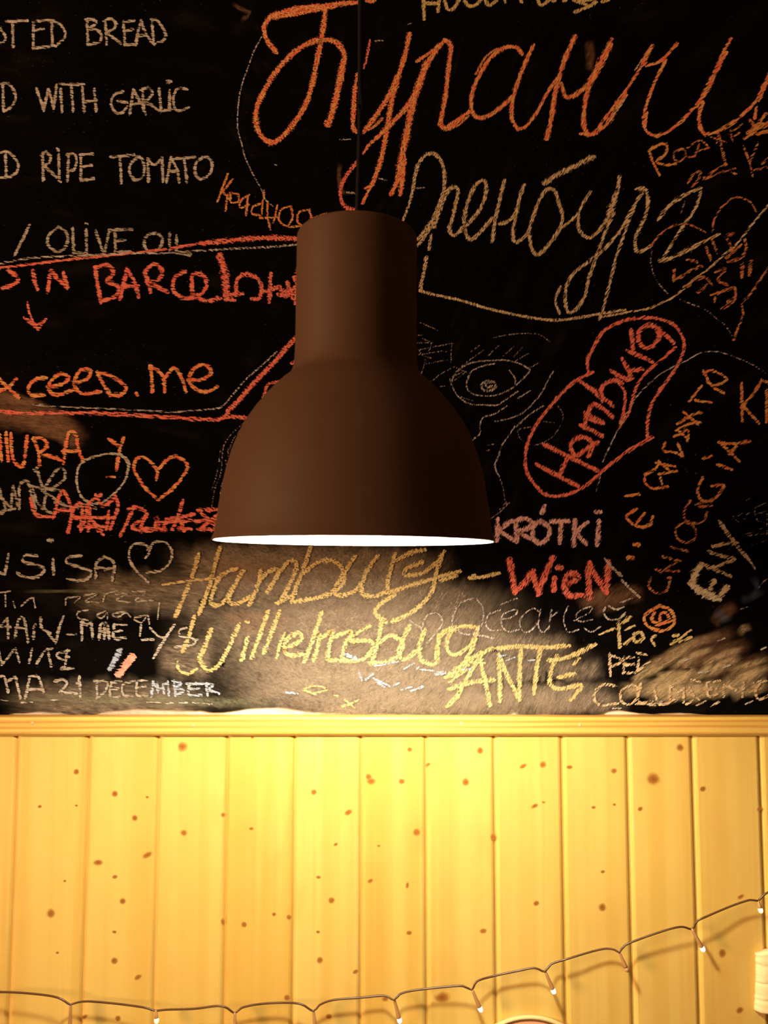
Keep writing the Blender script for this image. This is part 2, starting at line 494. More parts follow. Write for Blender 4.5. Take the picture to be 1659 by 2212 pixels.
obj('cord', bm, M['black_cord'], lamp, True)
bm = bmesh.new()
lathe(bm, [(0, 0), (0.012, 0), (0.045, 0.02), (0.048, 0.04), (0, 0.04)], 48)
cp = obj('ceiling_canopy', bm, M['shade'], lamp, True)
cp.location = p2 + Vector((0, 0, -0.03))

# ------------------------------------------------------------------ string of lights
WY = PY - 0.017
string = bpy.data.objects.new('string_light', None); COL.objects.link(string)
string.location = at(830, 2150, WY)
tag(string, 'thin brown wire of small lit bulbs swagged across the pine boards', 'string light')
wire_px = [(-120,2120),(-60,2150),(0,2143),(75,2147),(125,2155),(152,2170), (165,2166),(190,2163),(250,2168),(310,2176),(335,2183),(360,2181),(420,2179),(470,2173),(492,2178),(507,2189),(522,2177),(560,2169),(610,2166),(650,2169),(677,2184),
  (690,2171),(720,2160),(780,2155),(830,2151),(851,2160),(863,2148),(890,2140),(960,2132),(1000,2130),(1019,2138),(1030,2120),(1060,2110),(1120,2097),(1155,2091),(1177,2099),(1190,2083),(1230,2070),(1280,2055),(1310,2049),(1328,2052),(1338,2058),
  (1350,2042),(1400,2022),(1450,2006),(1475,2002),(1495,2007),(1506,1990),(1530,1978),(1580,1957),(1620,1944),(1638,1946),(1650,1933),(1690,1912),(1760,1880),(1800,1868)]
random.seed(4)
wp = []
for i, (px, py) in enumerate(wire_px):
    q = at(px, py, WY + random.uniform(-0.003, 0.003)) - string.location
    wp.append(q)
bm = bmesh.new()
tube(bm, catmull(wp, 0.004), 0.0012, 8)
obj('wire', bm, M['wire'], string, True)
legs = [((153,2170),(151,2214),'off'),((337,2182),(338,2200),'led_warm'),((507,2188),(508,2216),'off'),((677,2183),(681,2218),'off'),((852,2160),(862,2200),'led'),
        ((1020,2138),(1036,2176),'led'),((1178,2099),(1194,2137),'led'),((1338,2058),(1352,2090),'off'),((1495,2007),(1516,2046),'led'),((1638,1946),(1642,1962),'led_warm')]
for a, b, state in legs:
    A = at(a[0], a[1], WY) - string.location
    B = at(b[0], b[1], WY-0.002) - string.location
    d = (B-A).normalized()
    bm = bmesh.new()
    tube(bm, [A - d*0.0004, A + d*0.002, A*0.6 + B*0.4, B - d*0.002, B], [0.0011, 0.0017, 0.0019, 0.0024, 0.0024], 10)
    h = obj('bulb_holder', bm, M['holder'], string, True)
    bm = bmesh.new()
    R = 0.0026
    tube(bm, [B, B + d*0.0004, B + d*0.0025, B + d*0.0042, B + d*0.0052], [R*0.85, R, R, R*0.8, R*0.3], 12)
    lb = obj('bulb', bm, M['led_off'] if state == 'off' else M[state], h, True)
    if state == 'off': lb['label'] = 'unlit bulb'

# ------------------------------------------------------------------ two things that just enter the frame
QY = PY - 0.0005
cc = at(1143, 2195, QY)
R = 145*depth(2195, QY)/FPX
plq = bpy.data.objects.new('round_plaque', None); COL.objects.link(plq)
plq.location = (cc.x, QY, cc.z - R)
tag(plq, 'pink round plaque with cream edge, its top showing below the string of lights', 'plaque')
def disc(name, r0, r1, y0, y1, mat):
    bm = bmesh.new()
    lathe(bm, [(r0, y0), (r1, y0), (r1, y1*0.9), (r1-0.0008, y1), (r0, y1)] if r0 == 0 else [(r0, y0), (r1, y0), (r1, y1*0.8), (r1-0.0006, y1), (r0, y1)], 96, close=(r0 > 0))
    bmesh.ops.rotate(bm, verts=bm.verts, matrix=Matrix.Rotation(math.radians(90), 3, 'X'))
    return obj(name, bm, mat, plq, True)
disc('plaque_face', 0.0, R-0.0028, 0.0, 0.0050, M['pink'])
tag(disc('plaque_line', R-0.0027, R-0.0012, 0.0, 0.0052, M['brown']), 'thin brown line round the face')
tag(disc('plaque_rim', R-0.0011, R+0.0024, 0.0, 0.0056, M['cream']), 'cream edge')

# cream paper at the right edge
bm = bmesh.new()
p_tl = at(1641, 2068, PY-0.012); p_bl = at(1634, 2192, PY-0.012)
x0, zt, zb = p_tl.x, p_tl.z, p_bl.z
nx, nz = 12, 40
random.seed(12)
front, back = [], []
for j in range(nz+1):
    t = j/nz
    z = zt + (zb-zt)*t
    row = []; rowb = []
    crease = 0.0022*max(0, 1-abs(t-0.52)/0.03) + 0.0012*max(0, 1-abs(t-0.22)/0.04) + 0.001*max(0, 1-abs(t-0.8)/0.04)
    lx = x0 - 0.004*t*t + random.uniform(-0.0005, 0.0005)
    for i in range(nx+1):
        u = i/nx
        x = lx + 0.055*u
        zz = z + (0.006*min(u*4, 1) - 0.004*u) * (1-t)
        bul = 0.009*math.sqrt(max(0, 1-(1-min(u*3, 1))**2)) + random.uniform(-0.0004, 0.0004)
        row.append(bm.verts.new((x, PY - 0.003 - bul + crease, zz)))
        rowb.append(bm.verts.new((x, PY - 0.0004, zz)))
    front.append(row); back.append(rowb)
for j in range(nz):
    for i in range(nx):
        bm.faces.new((front[j][i], front[j+1][i], front[j+1][i+1], front[j][i+1]))
        bm.faces.new((back[j][i+1], back[j+1][i+1], back[j+1][i], back[j][i]))
    bm.faces.new((back[j][0], back[j+1][0], front[j+1][0], front[j][0]))
    bm.faces.new((front[j][nx], front[j+1][nx], back[j+1][nx], back[j][nx]))
for i in range(nx):
    bm.faces.new((back[0][i], front[0][i], front[0][i+1], back[0][i+1]))
    bm.faces.new((front[nz][i], back[nz][i], back[nz][i+1], front[nz][i+1]))
tag(obj('paper_roll', bm, M['paper'], None, True), 'creased cream paper fixed to the pine boards at the right edge, below the wire', 'paper')

# ------------------------------------------------------------------ chalk
CH = {}
CH['white']  = chalk_mat('white_chalk', (0.585, 0.538, 0.468), (0.468, 0.398, 0.304))
CH['whitethin'] = chalk_mat('thin_white_chalk', (0.643, 0.585, 0.526), (0.538, 0.433, 0.374), -0.12)
CH['dim']    = chalk_mat('faint_white_chalk', (0.585, 0.491, 0.421), (0.526, 0.351, 0.292), -0.22)
CH['cold']   = chalk_mat('bluish_white_chalk', (0.44, 0.52, 0.64), (0.40, 0.43, 0.46))
CH['cream']  = chalk_mat('cream_chalk', (0.749, 0.585, 0.363), (0.679, 0.468, 0.246), -0.04)
CH['orange'] = chalk_mat('orange_chalk', (0.889, 0.199, 0.099), (0.866, 0.398, 0.140), 0.04)
CH['amber']  = chalk_mat('amber_chalk', (0.756, 0.374, 0.118), (0.727, 0.216, 0.069), 0.02)
CH['red']    = chalk_mat('red_chalk', (0.889, 0.175, 0.123), (0.866, 0.246, 0.164), 0.0)
CH['rust']   = chalk_mat('rust_chalk', (0.679, 0.199, 0.082), (0.655, 0.304, 0.105), -0.10)
CH['yellow'] = chalk_mat('yellow_chalk', (0.72, 0.56, 0.25), (0.68, 0.49, 0.19), 0.02)
CH['pink']   = chalk_mat('pink_chalk', (0.819, 0.491, 0.468), (0.725, 0.398, 0.386), 0.02)
CH['salmon'] = chalk_mat('salmon_chalk', (0.900, 0.421, 0.304), (0.900, 0.351, 0.257), 0.15)
CH['pale']   = chalk_mat('pale_cream_chalk', (0.85, 0.76, 0.56), (0.78, 0.64, 0.40), 0.05)
CH['grey']   = chalk_mat('grey_chalk', (0.50, 0.46, 0.38), (0.40, 0.34, 0.25), -0.02)
CH['dust']   = smear_mat('chalk_dust', (0.38, 0.295, 0.205), 0.60, 0.50)
CH['brown']  = smear_mat('brown_chalk_dust', (0.38, 0.21, 0.12), 0.44, 0.72)
CH['ochre']  = smear_mat('ochre_chalk_dust', (0.74, 0.55, 0.29), 0.80, 0.95)
CH['blue']   = smear_mat('blue_chalk_dust', (0.10, 0.16, 0.26), 0.40, 0.6)
CH['green']  = smear_mat('greenish_chalk_dust', (0.30, 0.30, 0.18), 0.45, 0.85)
CROP = {'P': (0, 0, 1.0), 'A': (0, 0, .30139), 'B': (0, 400, .42194), 'C': (500, 0, .30139), 'D': (850, 0, .30139), 'E': (1259, 0, .24111),
        'F': (850, 300, .30139), 'G': (1300, 260, .22607), 'H': (900, 660, .24111), 'I': (1100, 660, .33695), 'J': (0, 740, .39783),
        'K': (0, 1150, .28933), 'L': (340, 1150, .39783), 'M': (940, 1080, .24111), 'N': (1259, 1080, .24111)}
stroke_no = [0]
rng = random.Random(21)
PXM = 0.96/FPX
def chalk(name, label, groups):
    """groups: list of (crop, width in photo px, chalk, strokes) drawn flat on the board; '&' starts the next word or mark,
    which becomes an object of its own with the next of the labels (parted by //)"""
    sets, cur = [[]], 0
    for crop, width, mat, text in groups:
        for k, part in enumerate(text.split('&')):
            if k: sets.append([])
            sets[-1].append((crop, width, mat, part))
    labels = [x.strip() for x in (label or '').split('//')]
    for i, g in enumerate(sets):
        if any(t[3].strip() for t in g):
            chalk_one(name, labels[i] if i < len(labels) else None, [t for t in g if t[3].strip()])
def chalk_one(name, label, groups):
    bm = bmesh.new()
    uvl = bm.loops.layers.uv.new('stroke')
    fl = bm.verts.layers.float.new('fade')
    mats = []
    for crop, width, mat, text in groups:
        ox, oy, sc = CROP[crop]
        if mat not in mats: mats.append(mat)
        mi = mats.index(mat)
        smear = CH[mat].name.endswith('dust')
        for st in text.split(';'):
            st = st.strip()
            if not st: continue
            w = width
            if '|' in st:
                a, st = st.split('|'); w = float(a)
            if not smear: w *= 1.48
            P = []
            for q in st.split():
                x, y = q.split(',')
                P.append(Vector((ox + float(x)*sc, oy + float(y)*sc)))
            if len(P) == 1: P.append(P[0] + Vector((0.5, 0.5)))
            pts = catmull(P, 12.0 if smear else 4.0)
            cum = [0.0]
            for i in range(1, len(pts)): cum.append(cum[-1] + (pts[i]-pts[i-1]).length)
            L = cum[-1]
            stroke_no[0] += 1
            Y = BY - 0.00012 - 0.0000012*stroke_no[0] - (0.0 if smear else 0.0006)
            prev = None
            ph = rng.uniform(0, 9)
            u0 = rng.uniform(0, 50)
            # round ends reach half a width beyond the traced line
            tdir0 = (pts[0]-pts[1]).normalized(); tdir1 = (pts[-1]-pts[-2]).normalized()
            if not smear:
                ext = w*(0.30 if L > 1.2*w else 0.12)
                pts = [pts[0]+tdir0*ext, pts[0]+tdir0*ext*0.6] + pts + [pts[-1]+tdir1*ext*0.6, pts[-1]+tdir1*ext]
                cum = [0.0, ext*0.4] + [c+ext for c in cum] + [L+ext*1.4, L+ext*2]
                L += 2*ext
            for i, p in enumerate(pts):
                t = pts[min(i+1, len(pts)-1)] - pts[max(i-1, 0)]
                if t.length < 1e-6: t = Vector((1, 0))
                t.normalize()
                nrm = Vector((-t.y, t.x))
                d = min(cum[i], L-cum[i])
                hw = 0.5*w*(1 + 0.10*math.sin(cum[i]*0.11+ph) + 0.06*math.sin(cum[i]*0.31+ph*2))
                if not smear:
                    hw *= 0.25 + 0.75*math.sqrt(max(0.0, 1 - (1-min(1.0, d/(0.55*w)))**2))
                fade = min(1.0, d/(0.25*L+1e-6)) if smear else 1.0
                a = bm.verts.new(at(*(p+nrm*hw), Y)); b = bm.verts.new(at(*(p-nrm*hw), Y))
                a[fl] = fade; b[fl] = fade
                u = cum[i]*PXM*20 + u0
                if prev:
                    pa, pb, pu = prev
                    try:
                        f = bm.faces.new((pa, pb, b, a))
                    except ValueError:
                        prev = (a, b, u); continue
                    f.material_index = mi
                    for l, uvv in zip(f.loops, ((pu, 0), (pu, 1), (u, 1), (u, 0))): l[uvl].uv = uvv
                prev = (a, b, u)
    o = obj(name, bm, [CH[m] for m in mats], board)
    if label: o['label'] = label
    return o
# chalk dust wiped over the board
chalk('chalk_smear', 'brownish wiped chalk dust along the bottom of the board', [
 ('P', 120, 'dust', "330,1225 560,1215 780,1225 1010,1240; 300,1290 600,1275 900,1290 1180,1330; 140,1285 340,1280 500,1300; 330,1360 620,1345 900,1355 1240,1390; 380,1430 700,1415 1000,1425 1330,1450; 420,1500 700,1485 1000,1495 1300,1500; 560,1330 760,1310 960,1330; 480,1470 800,1450 1200,1480; 0,1525 200,1515 480,1515; 560,1525 900,1515 1250,1520; 160|400,1260 700,1240 1000,1270; 170|420,1370 750,1350 1100,1400; 170|480,1470 800,1460 1180,1480; 380,1240 470,1235 560,1240; 330,1425 400,1420 470,1430"),
 ('P', 60, 'dust', "640,1525 820,1520 1060,1520; 700,1490 900,1505 1150,1515; 1050,1500 1200,1500 1340,1490; 1120,1525 1240,1522 1370,1515; 1180,1440 1250,1450 1310,1440; 70|900,1510 1100,1510 1340,1500; 1000,1360 1120,1390 1250,1390")])
chalk('chalk_smear', 'brown hand-wiped smear over the left end of the orange line', [
 ('P', 70, 'brown', "-60,875 20,882 90,900 185,960; -40,900 60,905 140,930 190,965"), ('P', 34, 'brown', "-30,862 50,872 110,890 170,920; 40,915 110,935 180,968; -20,845 30,860 90,880")])
chalk('chalk_smear', 'ochre diagonal smears in the lower right corner', [
 ('N', 26, 'ochre', "480,1560 700,1430 950,1300 1250,1200; 420,1640 650,1500 740,1470; 880,1530 960,1450 1040,1410; 760,1690 880,1590 1030,1500; 640,1590 820,1560 960,1560"),
 ('N', 42, 'brown', "540,1540 800,1390 1100,1270 1420,1150; 700,1560 1000,1420 1300,1330 1560,1290; 900,1500 1200,1400 1480,1330; 0,930 200,860 420,810 560,870; 60,1010 330,900 560,830; 1060,1590 1350,1500 1700,1390; 1150,1120 1280,1000 1390,930; -60,960 140,860 300,800"),
 ('N', 46, 'ochre', "300,1720 600,1680 900,1640; 560,1790 850,1730 1100,1690; 900,1760 1200,1700 1400,1680; 1300,1740 1500,1680 1680,1640"),
 ('N', 40, 'ochre', "540,1720 800,1640 1060,1560; 700,1780 1000,1700 1250,1640; 950,1600 1250,1480 1450,1420; 1180,1690 1450,1590 1690,1520"),
 ('N', 20, 'ochre', "560,1590 760,1450 1000,1320; 760,1520 1000,1390 1200,1320; 1050,1480 1300,1370 1450,1320; 620,1650 850,1530"),
 ('N', 22, 'ochre', "1300,1560 1480,1480 1690,1410; 1340,1640 1560,1530 1690,1490; 1380,1220 1440,1150 1520,1130; 1180,1740 1350,1660 1480,1600")])
chalk('chalk_smear', 'dark blue smear near the right edge', [('N', 22, 'blue', "1500,660 1570,790 1480,880; 1640,800 1500,880 1400,900; 1180,960 1260,1060 1350,1080")])
chalk('chalk_smear', 'pale greenish dust above the ledge at the left', [('P', 30, 'green', "-20,1512 120,1510 300,1514 500,1512; 300,1520 450,1517 600,1520"), ('P', 10, 'green', "40,1278 180,1277 330,1278")])
chalk('chalk_smear', 'faint reddish rubbed patch at the left under the shade // faint brown rubbed patch in the big orange word', [('P', 60, 'brown', "450,1215 540,1235 620,1225; 470,1330 540,1345 640,1340"), ('D', 26, 'brown', "& 1400,280 1410,400 1400,520")])

# ---- left column
chalk('chalk_writing', 'white chalk letters STED cut off at the top left // white chalk word BREAD', [('A', 8.5, 'white',
 "0,205 25,235 40,270 25,300 -10,312; 45,155 195,148; 90,155 95,335; 240,158 238,345; 238,345 350,335; 240,220 310,205; 240,158 320,145 385,147; 370,150 375,325; 365,150 420,165 465,225 460,270 400,330 375,325 & 625,140 630,315; 615,140 670,140 690,165 640,205 700,215 725,250 715,300 630,318; 755,150 765,315; 745,150 800,135 830,170 820,205 765,235 800,260 865,310; 885,155 895,320; 885,158 960,145; 890,225 950,210; 895,320 960,318; 975,320 990,225 1010,150; 1010,150 1050,250 1105,318; 985,260 1045,252; 1090,145 1100,295; 1085,140 1130,150 1185,235 1175,285 1110,312")])
chalk('chalk_writing', 'white chalk letter D before WITH // white chalk word WITH // white chalk word GARLIC', [('A', 8.5, 'white',
 "20,600 25,790; 10,600 60,600 105,660 110,710 85,760 30,797 & 262,635 315,790; 315,790 345,640; 350,640 385,775; 385,775 405,610; 435,640 445,800; 425,600 445,602; 450,605 600,605; 510,615 525,795; 590,620 605,800; 675,640 690,795; 600,732 690,718 & 880,655 820,680 795,740 830,805 880,805 908,765; 845,725 910,735; 930,820 955,645; 955,645 1000,720 1045,815; 950,745 1010,740; 1020,640 1030,790; 1010,645 1060,630 1095,665 1060,715 1030,728 1090,755 1150,805; 1140,635 1155,795; 1155,795 1230,785; 1215,650 1215,780; 14|1195,582 1228,585; 1340,640 1275,635 1245,690 1248,760 1275,795 1350,770")])
chalk('chalk_writing', 'white chalk letter D before RIPE // white chalk word RIPE // white chalk word TOMATO', [('A', 8.5, 'white',
 "40,1095 45,1270; 5,1095 60,1090 120,1150 130,1210 90,1260 5,1275 & 305,1110 310,1290; 295,1110 330,1090 365,1130 350,1170 315,1190; 315,1190 380,1245 435,1300; 420,1110 425,1290; 405,1062 425,1080; 490,1110 485,1295; 480,1108 535,1108 548,1160 530,1215 490,1222; 580,1112 580,1290; 575,1110 665,1103; 585,1195 655,1185; 580,1292 670,1280 & 795,1125 960,1110; 860,1120 870,1310; 985,1125 935,1180 930,1240 970,1290 1020,1270 1035,1200 1015,1135 985,1125; 1065,1300 1058,1140; 1058,1140 1105,1182 1160,1135; 1162,1135 1168,1300; 1195,1305 1225,1130; 1225,1130 1270,1220 1285,1305; 1210,1232 1275,1225; 1250,1138 1395,1125; 1320,1135 1340,1305; 1455,1125 1405,1170 1400,1245 1440,1282 1500,1250 1522,1180 1495,1132 1455,1125")])
chalk('chalk_writing', 'grey chalk slash before OLIVE // grey chalk word OLIVE // grey chalk word OIL', [('B', 9, 'grey',
 "150,205 112,285 75,360 & 300,215 248,260 250,310 300,342 342,300 340,240 300,215; 372,222 378,347; 378,347 430,345; 440,230 445,347; 436,195 450,200; 490,235 530,350; 535,350 558,240; 588,235 592,340; 560,230 675,226; 592,287 640,280; 590,343 665,340 & 800,245 755,255 738,305 772,347 820,320 830,270 800,245; 868,248 868,330; 903,260 905,345; 905,345 975,352; 8|920,350 970,360")])
chalk('chalk_line', 'red and white chalk line sloping up to the lamp neck', [
 ('B', 8, 'red', "-20,425 100,412 300,387 500,366 700,345 860,325 1030,298"), ('B', 14, 'red', "1030,298 1150,287 1300,272 1400,270 1560,276"),
 ('B', 7, 'whitethin', "-20,408 60,388 200,370 420,360 650,350 850,347 1000,337 1200,325 1400,315 1560,300")])
chalk('chalk_writing', 'red chalk word IN // red chalk word BARCELONA', [('B', 12, 'red',
 "40,435 90,470 82,500 15,528; 168,440 178,490 192,530; 245,545 258,440; 262,440 300,485 340,520; 345,525 325,450 & 488,430 500,510 518,598; 488,420 550,408 580,450 545,492 600,515 595,565 520,595; 615,582 650,430; 650,430 690,500 710,570; 625,522 705,512; 742,445 770,545; 742,440 790,405 830,440 815,480 768,502 805,520 858,545; 945,440 895,475 888,540 940,577 995,577; 985,560 985,462 1040,462 1058,510 1025,562 985,560; 1005,575 1060,592 1125,578; 21|1125,365 1150,450 1160,575; 1160,580 1205,590; 1175,560 1240,555; 1210,560 1212,490 1255,455 1320,480 1340,530 1325,580 1290,582; 1385,455 1380,595; 1360,545 1430,520; 1425,560 1470,565 1512,520; 1470,500 1500,580; 1525,430 1512,605; 1440,540 1530,560; 1500,470 1530,500")])
chalk('chalk_arrow', 'red chalk arrow pointing down', [('B', 10, 'red', "7|140,600 150,650 170,700; 125,680 160,705 195,735; 195,735 215,710 232,688; 9|160,700 190,715 212,700")])
chalk('chalk_writing', 'orange web address in chalk, left of the shade', [('J', 10.5, 'orange',
 "-15,190 40,240 100,300; 88,200 40,245 -10,265; 250,190 200,195 155,240 168,285 240,285; 258,240 330,228 375,190 330,172 280,205 265,255 310,285 395,258; 405,217 470,200 492,155 440,148 408,195 408,240 450,277 545,265; 528,162 555,215 600,282; 528,162 600,180 682,240 660,280 598,287; 13|738,272 748,288; 820,130 828,265; 815,128 855,150 893,190; 890,190 895,265; 893,195 945,138 985,190 1010,265; 1022,205 1100,200 1147,160 1110,120 1050,145 1028,210 1070,257 1130,265 1178,240")])
chalk('chalk_line', 'orange and white chalk line bending up at the shade', [
 ('J', 11, 'red', "-20,372 120,383 330,383 500,383 700,393 900,405 1100,415 1195,415 1245,375 1320,290 1400,200 1480,120 1600,-20; 13|1240,370 1320,285 1400,195 1480,115 1600,-25; 1195,412 1280,402 1375,418; 9|1515,212 1455,228 1435,290 1420,350; 1580,115 1600,105"),
 ('J', 6, 'whitethin', "180,335 290,347 400,352 600,360 800,370 950,377 1100,365 1200,350 1270,275 1340,195 1420,125 1500,52"),
 ('J', 5, 'dim', "1330,430 1260,495 1212,570 1200,700 1165,800 1150,890; 1340,440 1270,520 1240,600; 1240,560 1230,700 1200,790 1195,890; 1200,560 1180,700 1150,800; 1225,640 1235,720 1215,770")])
chalk('chalk_writing', 'orange chalk name in capitals at the left edge // orange chalk letter Y above the round face', [('J', 10, 'orange',
 "-5,490 10,640; 32,490 45,640; 58,495 72,635 125,665 147,510; 180,520 208,590 215,668; 180,525 230,520 255,560 215,605 270,615 335,640; 345,655 355,570 375,488 410,500 430,590 452,645; 340,592 430,590 & 590,525 648,562; 672,520 650,580 632,690")])
chalk('chalk_drawing', 'round white smiling face in chalk', [('J', 7, 'white', "500,620 430,670 418,770 455,850 540,872 620,820 682,740 690,650 620,602 500,622; 650,600 700,650 690,720"), ('J', 7, 'orange', "580,728 622,730")])
chalk('chalk_drawing', 'orange chalk heart beside the round face', [('J', 9.5, 'orange', "850,742 852,690 800,632 745,630 728,685 778,775 858,855; 858,855 945,785 1010,700 1010,650 950,618 900,645 858,690")])
chalk('chalk_writing', 'white scrawled word running under the orange capitals', [('J', 9, 'grey',
 "-10,780 15,850 60,895; 60,900 70,780; 72,785 90,850 105,900; 105,900 108,775 150,755 172,830 195,905; 0,830 30,900 10,930; -10,925 80,900; 200,680 222,760 245,805; 238,795 300,700 340,685 352,735 285,790 230,800 285,840 355,885; 180,800 200,860 230,900; 250,830 240,900 290,930; 300,870 420,900; 390,900 480,880 520,900; 170,780 230,790 320,800; 200,700 180,690")])
chalk('chalk_writing', 'thick orange overwritten scrawl at the left of the shade', [('J', 11, 'red',
 "165,850 195,935 270,945; 290,950 330,815 362,830 395,930; 300,912 385,912; 370,1030 402,900 445,880 440,1020; 445,1010 485,890 480,1020; 545,825 470,905 560,1040; 625,830 640,895 600,1010; 520,830 560,885 625,840; 400,950 605,950; 430,1000 575,1000; 500,960 530,1020; 590,920 580,1010; 655,1050 722,905; 700,905 745,895 800,935 720,995; 790,935 765,1022 840,1012 852,950 872,1022 905,960; 992,860 962,960 935,1012; 850,980 1040,965; 905,960 965,955 1000,1022; 980,948 1052,932; 970,1010 1035,1012; 720,1010 900,1015; 1075,912 1200,905; 1060,970 1200,960; 1075,1012 1190,1018; 1095,930 1185,1005; 1100,1000 1190,930")])
# ---- bottom left
chalk('chalk_writing', 'white chalk letters ISISA beside the white heart', [('K', 9, 'white',
 "62,165 48,250 38,310; -10,300 35,308; 275,175 185,172 178,220 300,252 335,280 280,330 200,337 130,305; 395,200 402,310; 13|355,58 395,60; 605,175 515,185 498,225 600,262 680,292 660,340 590,362 505,350; 715,342 720,232 780,180; 780,180 850,230 840,358; 730,268 855,270")])
chalk('chalk_drawing', 'white chalk heart above the yellow capital H', [('K', 7.5, 'white', "1088,190 1118,135 1080,90 1010,85 968,130 970,210 1030,300 1110,375; 1100,130 1160,72 1240,80 1282,140 1270,220 1200,285 1095,300; 1110,150 1130,110")])
chalk('chalk_writing', 'small faint white scribbled names under ISISA', [('K', 5.5, 'grey',
 "0,450 75,440; 40,450 42,550; 98,520 112,560; 160,550 215,500 250,485; 250,490 262,560; 490,500 490,540; 500,490 600,480 560,522; 630,470 725,460 640,512 735,525; 770,512 790,462 875,438; 865,462 955,455 872,502 985,525; 990,440 1085,450 1010,512 1140,508; 660,580 580,598 585,638 655,657; 785,588 722,620 760,642 800,602 802,642; 935,590 840,612 880,632 940,600 975,632; 1085,620 1000,642 1060,672 1100,620 1115,682; 1190,530 1182,590 1178,645")])
chalk('chalk_writing', 'white chalk capitals MAIN with a dash', [('K', 8.5, 'grey',
 "0,705 50,645; 55,645 62,785; 5,705 75,705; 112,782 140,650 180,650 210,818; 118,712 190,716; 252,700 252,790; 262,685 270,690; 302,640 312,715 375,752; 355,750 415,822; 418,822 440,720 472,630; 5|500,762 568,760")])
chalk('chalk_writing', 'white chalk letters MAE', [('K', 9, 'white',
 "612,800 610,672; 615,670 650,690 680,668; 680,670 692,785; 742,795 752,690 800,690 815,795; 750,742 812,742; 6|945,690 850,690; 852,690 850,785 935,788; 6|855,740 912,735; 780,690 780,790")])
chalk('chalk_writing', 'white chalk letters LYS crossed by a long slash', [('K', 7, 'white', "1052,690 1045,770; 1060,802 1145,800; 1120,715 1180,772 1218,785; 9|1300,692 1222,810 1148,935; 1392,712 1340,732 1352,778 1450,792 1442,838 1310,857; 1480,800 1440,800")])
chalk('chalk_writing', 'grey chalk scrawl MING', [('K', 8, 'grey', "-10,885 15,985; 15,985 60,935 112,868; 115,870 145,968; 238,872 218,972; 275,980 335,885 390,868; 355,870 382,1000; 515,880 420,912 470,952 512,932; 500,880 485,1000; 480,1005 450,1022 545,1015")])
chalk('chalk_mark', 'thick bluish white chalk stroke above DECEMBER', [('K', 16, 'cold', "895,885 860,950 825,1015; 12|880,900 830,1000")])
chalk('chalk_mark', 'thick salmon chalk stroke above DECEMBER', [('K', 17, 'salmon', "985,925 940,990 885,1062; 12|1000,930 930,1020")])
chalk('chalk_writing', 'white chalk letters MA before 21 // white chalk number 21 // chalk word DECEMBER turning bluish at its end', [
 ('K', 8.5, 'white', "-10,1090 30,1075 62,1190; 60,1115 110,1080 132,1150 152,1235; 190,1235 222,1080; 222,1078 285,1080 325,1190; 205,1172 320,1172 & 410,1112 470,1098 500,1130 450,1190; 450,1192 572,1202; 590,1080 600,1225; 570,1130 600,1120"),
 ('K', 7.5, 'grey', "& 722,1112 725,1230; 705,1110 800,1120 782,1190 722,1240; 832,1120 822,1220 892,1225; 832,1120 905,1115; 830,1172 885,1165; 990,1112 915,1140 922,1215 985,1222; 1022,1110 1022,1212 1100,1218; 1010,1110 1095,1103; 1022,1160 1085,1150"),
 ('K', 8.5, 'cold', "1132,1222 1142,1118; 1142,1118 1190,1172 1250,1118; 1250,1118 1262,1215; 1175,1130 1180,1190; 1215,1140 1225,1200; 1300,1110 1312,1212; 1290,1110 1352,1130 1312,1160 1372,1182 1312,1218; 1412,1130 1412,1212 1500,1216; 1395,1132 1515,1128; 1412,1172 1485,1165; 1540,1130 1552,1215; 1538,1130 1592,1140 1562,1172 1632,1202"),
 ('K', 5, 'whitethin', "1100,1272 1200,1270; 1240,1280 1290,1272; 1340,1275 1400,1270; 1440,1272 1580,1285; 380,1250 450,1255; 160,1272 240,1268; 10,1250 60,1255")])
# ---- yellow words under the lamp
chalk('chalk_writing', 'big yellow chalk word Hamburg right below the lamp // yellow chalk dash before WIEN', [
 ('L', 12.5, 'yellow', "222,120 192,230 152,330 98,455; 340,80 312,180 282,290 228,442; 7|30,285 150,265 320,250; 430,195 345,235 308,310 290,385 340,392 400,320 455,215; 465,210 410,300 388,375 440,385 500,350; 560,210 545,290 500,392; 540,285 600,215 655,205 630,270 598,325; 615,290 700,170 752,160 742,230 665,382; 830,85 792,200 752,300 730,375; 650,385 745,335; 790,225 860,170 940,152 1000,190 1008,280 905,345 735,378; 1072,130 1015,220 960,315 1000,342 1080,312 1112,265; 1195,130 1135,215 1110,325 1180,345 1245,320; 1290,120 1255,250 1252,325; 1300,150 1380,110 1450,95; 1440,160 1350,200 1350,232 1440,220 1530,150 1555,105; 1545,120 1512,230 1488,325 1400,420 1280,485; 1285,340 1205,395 1185,440 1240,485; 1250,330 1400,280 1540,240 1640,212; 1540,260 1620,235"),
 ('M', 11, 'yellow', "& 310,700 420,690 570,655; 330,680 360,670")])
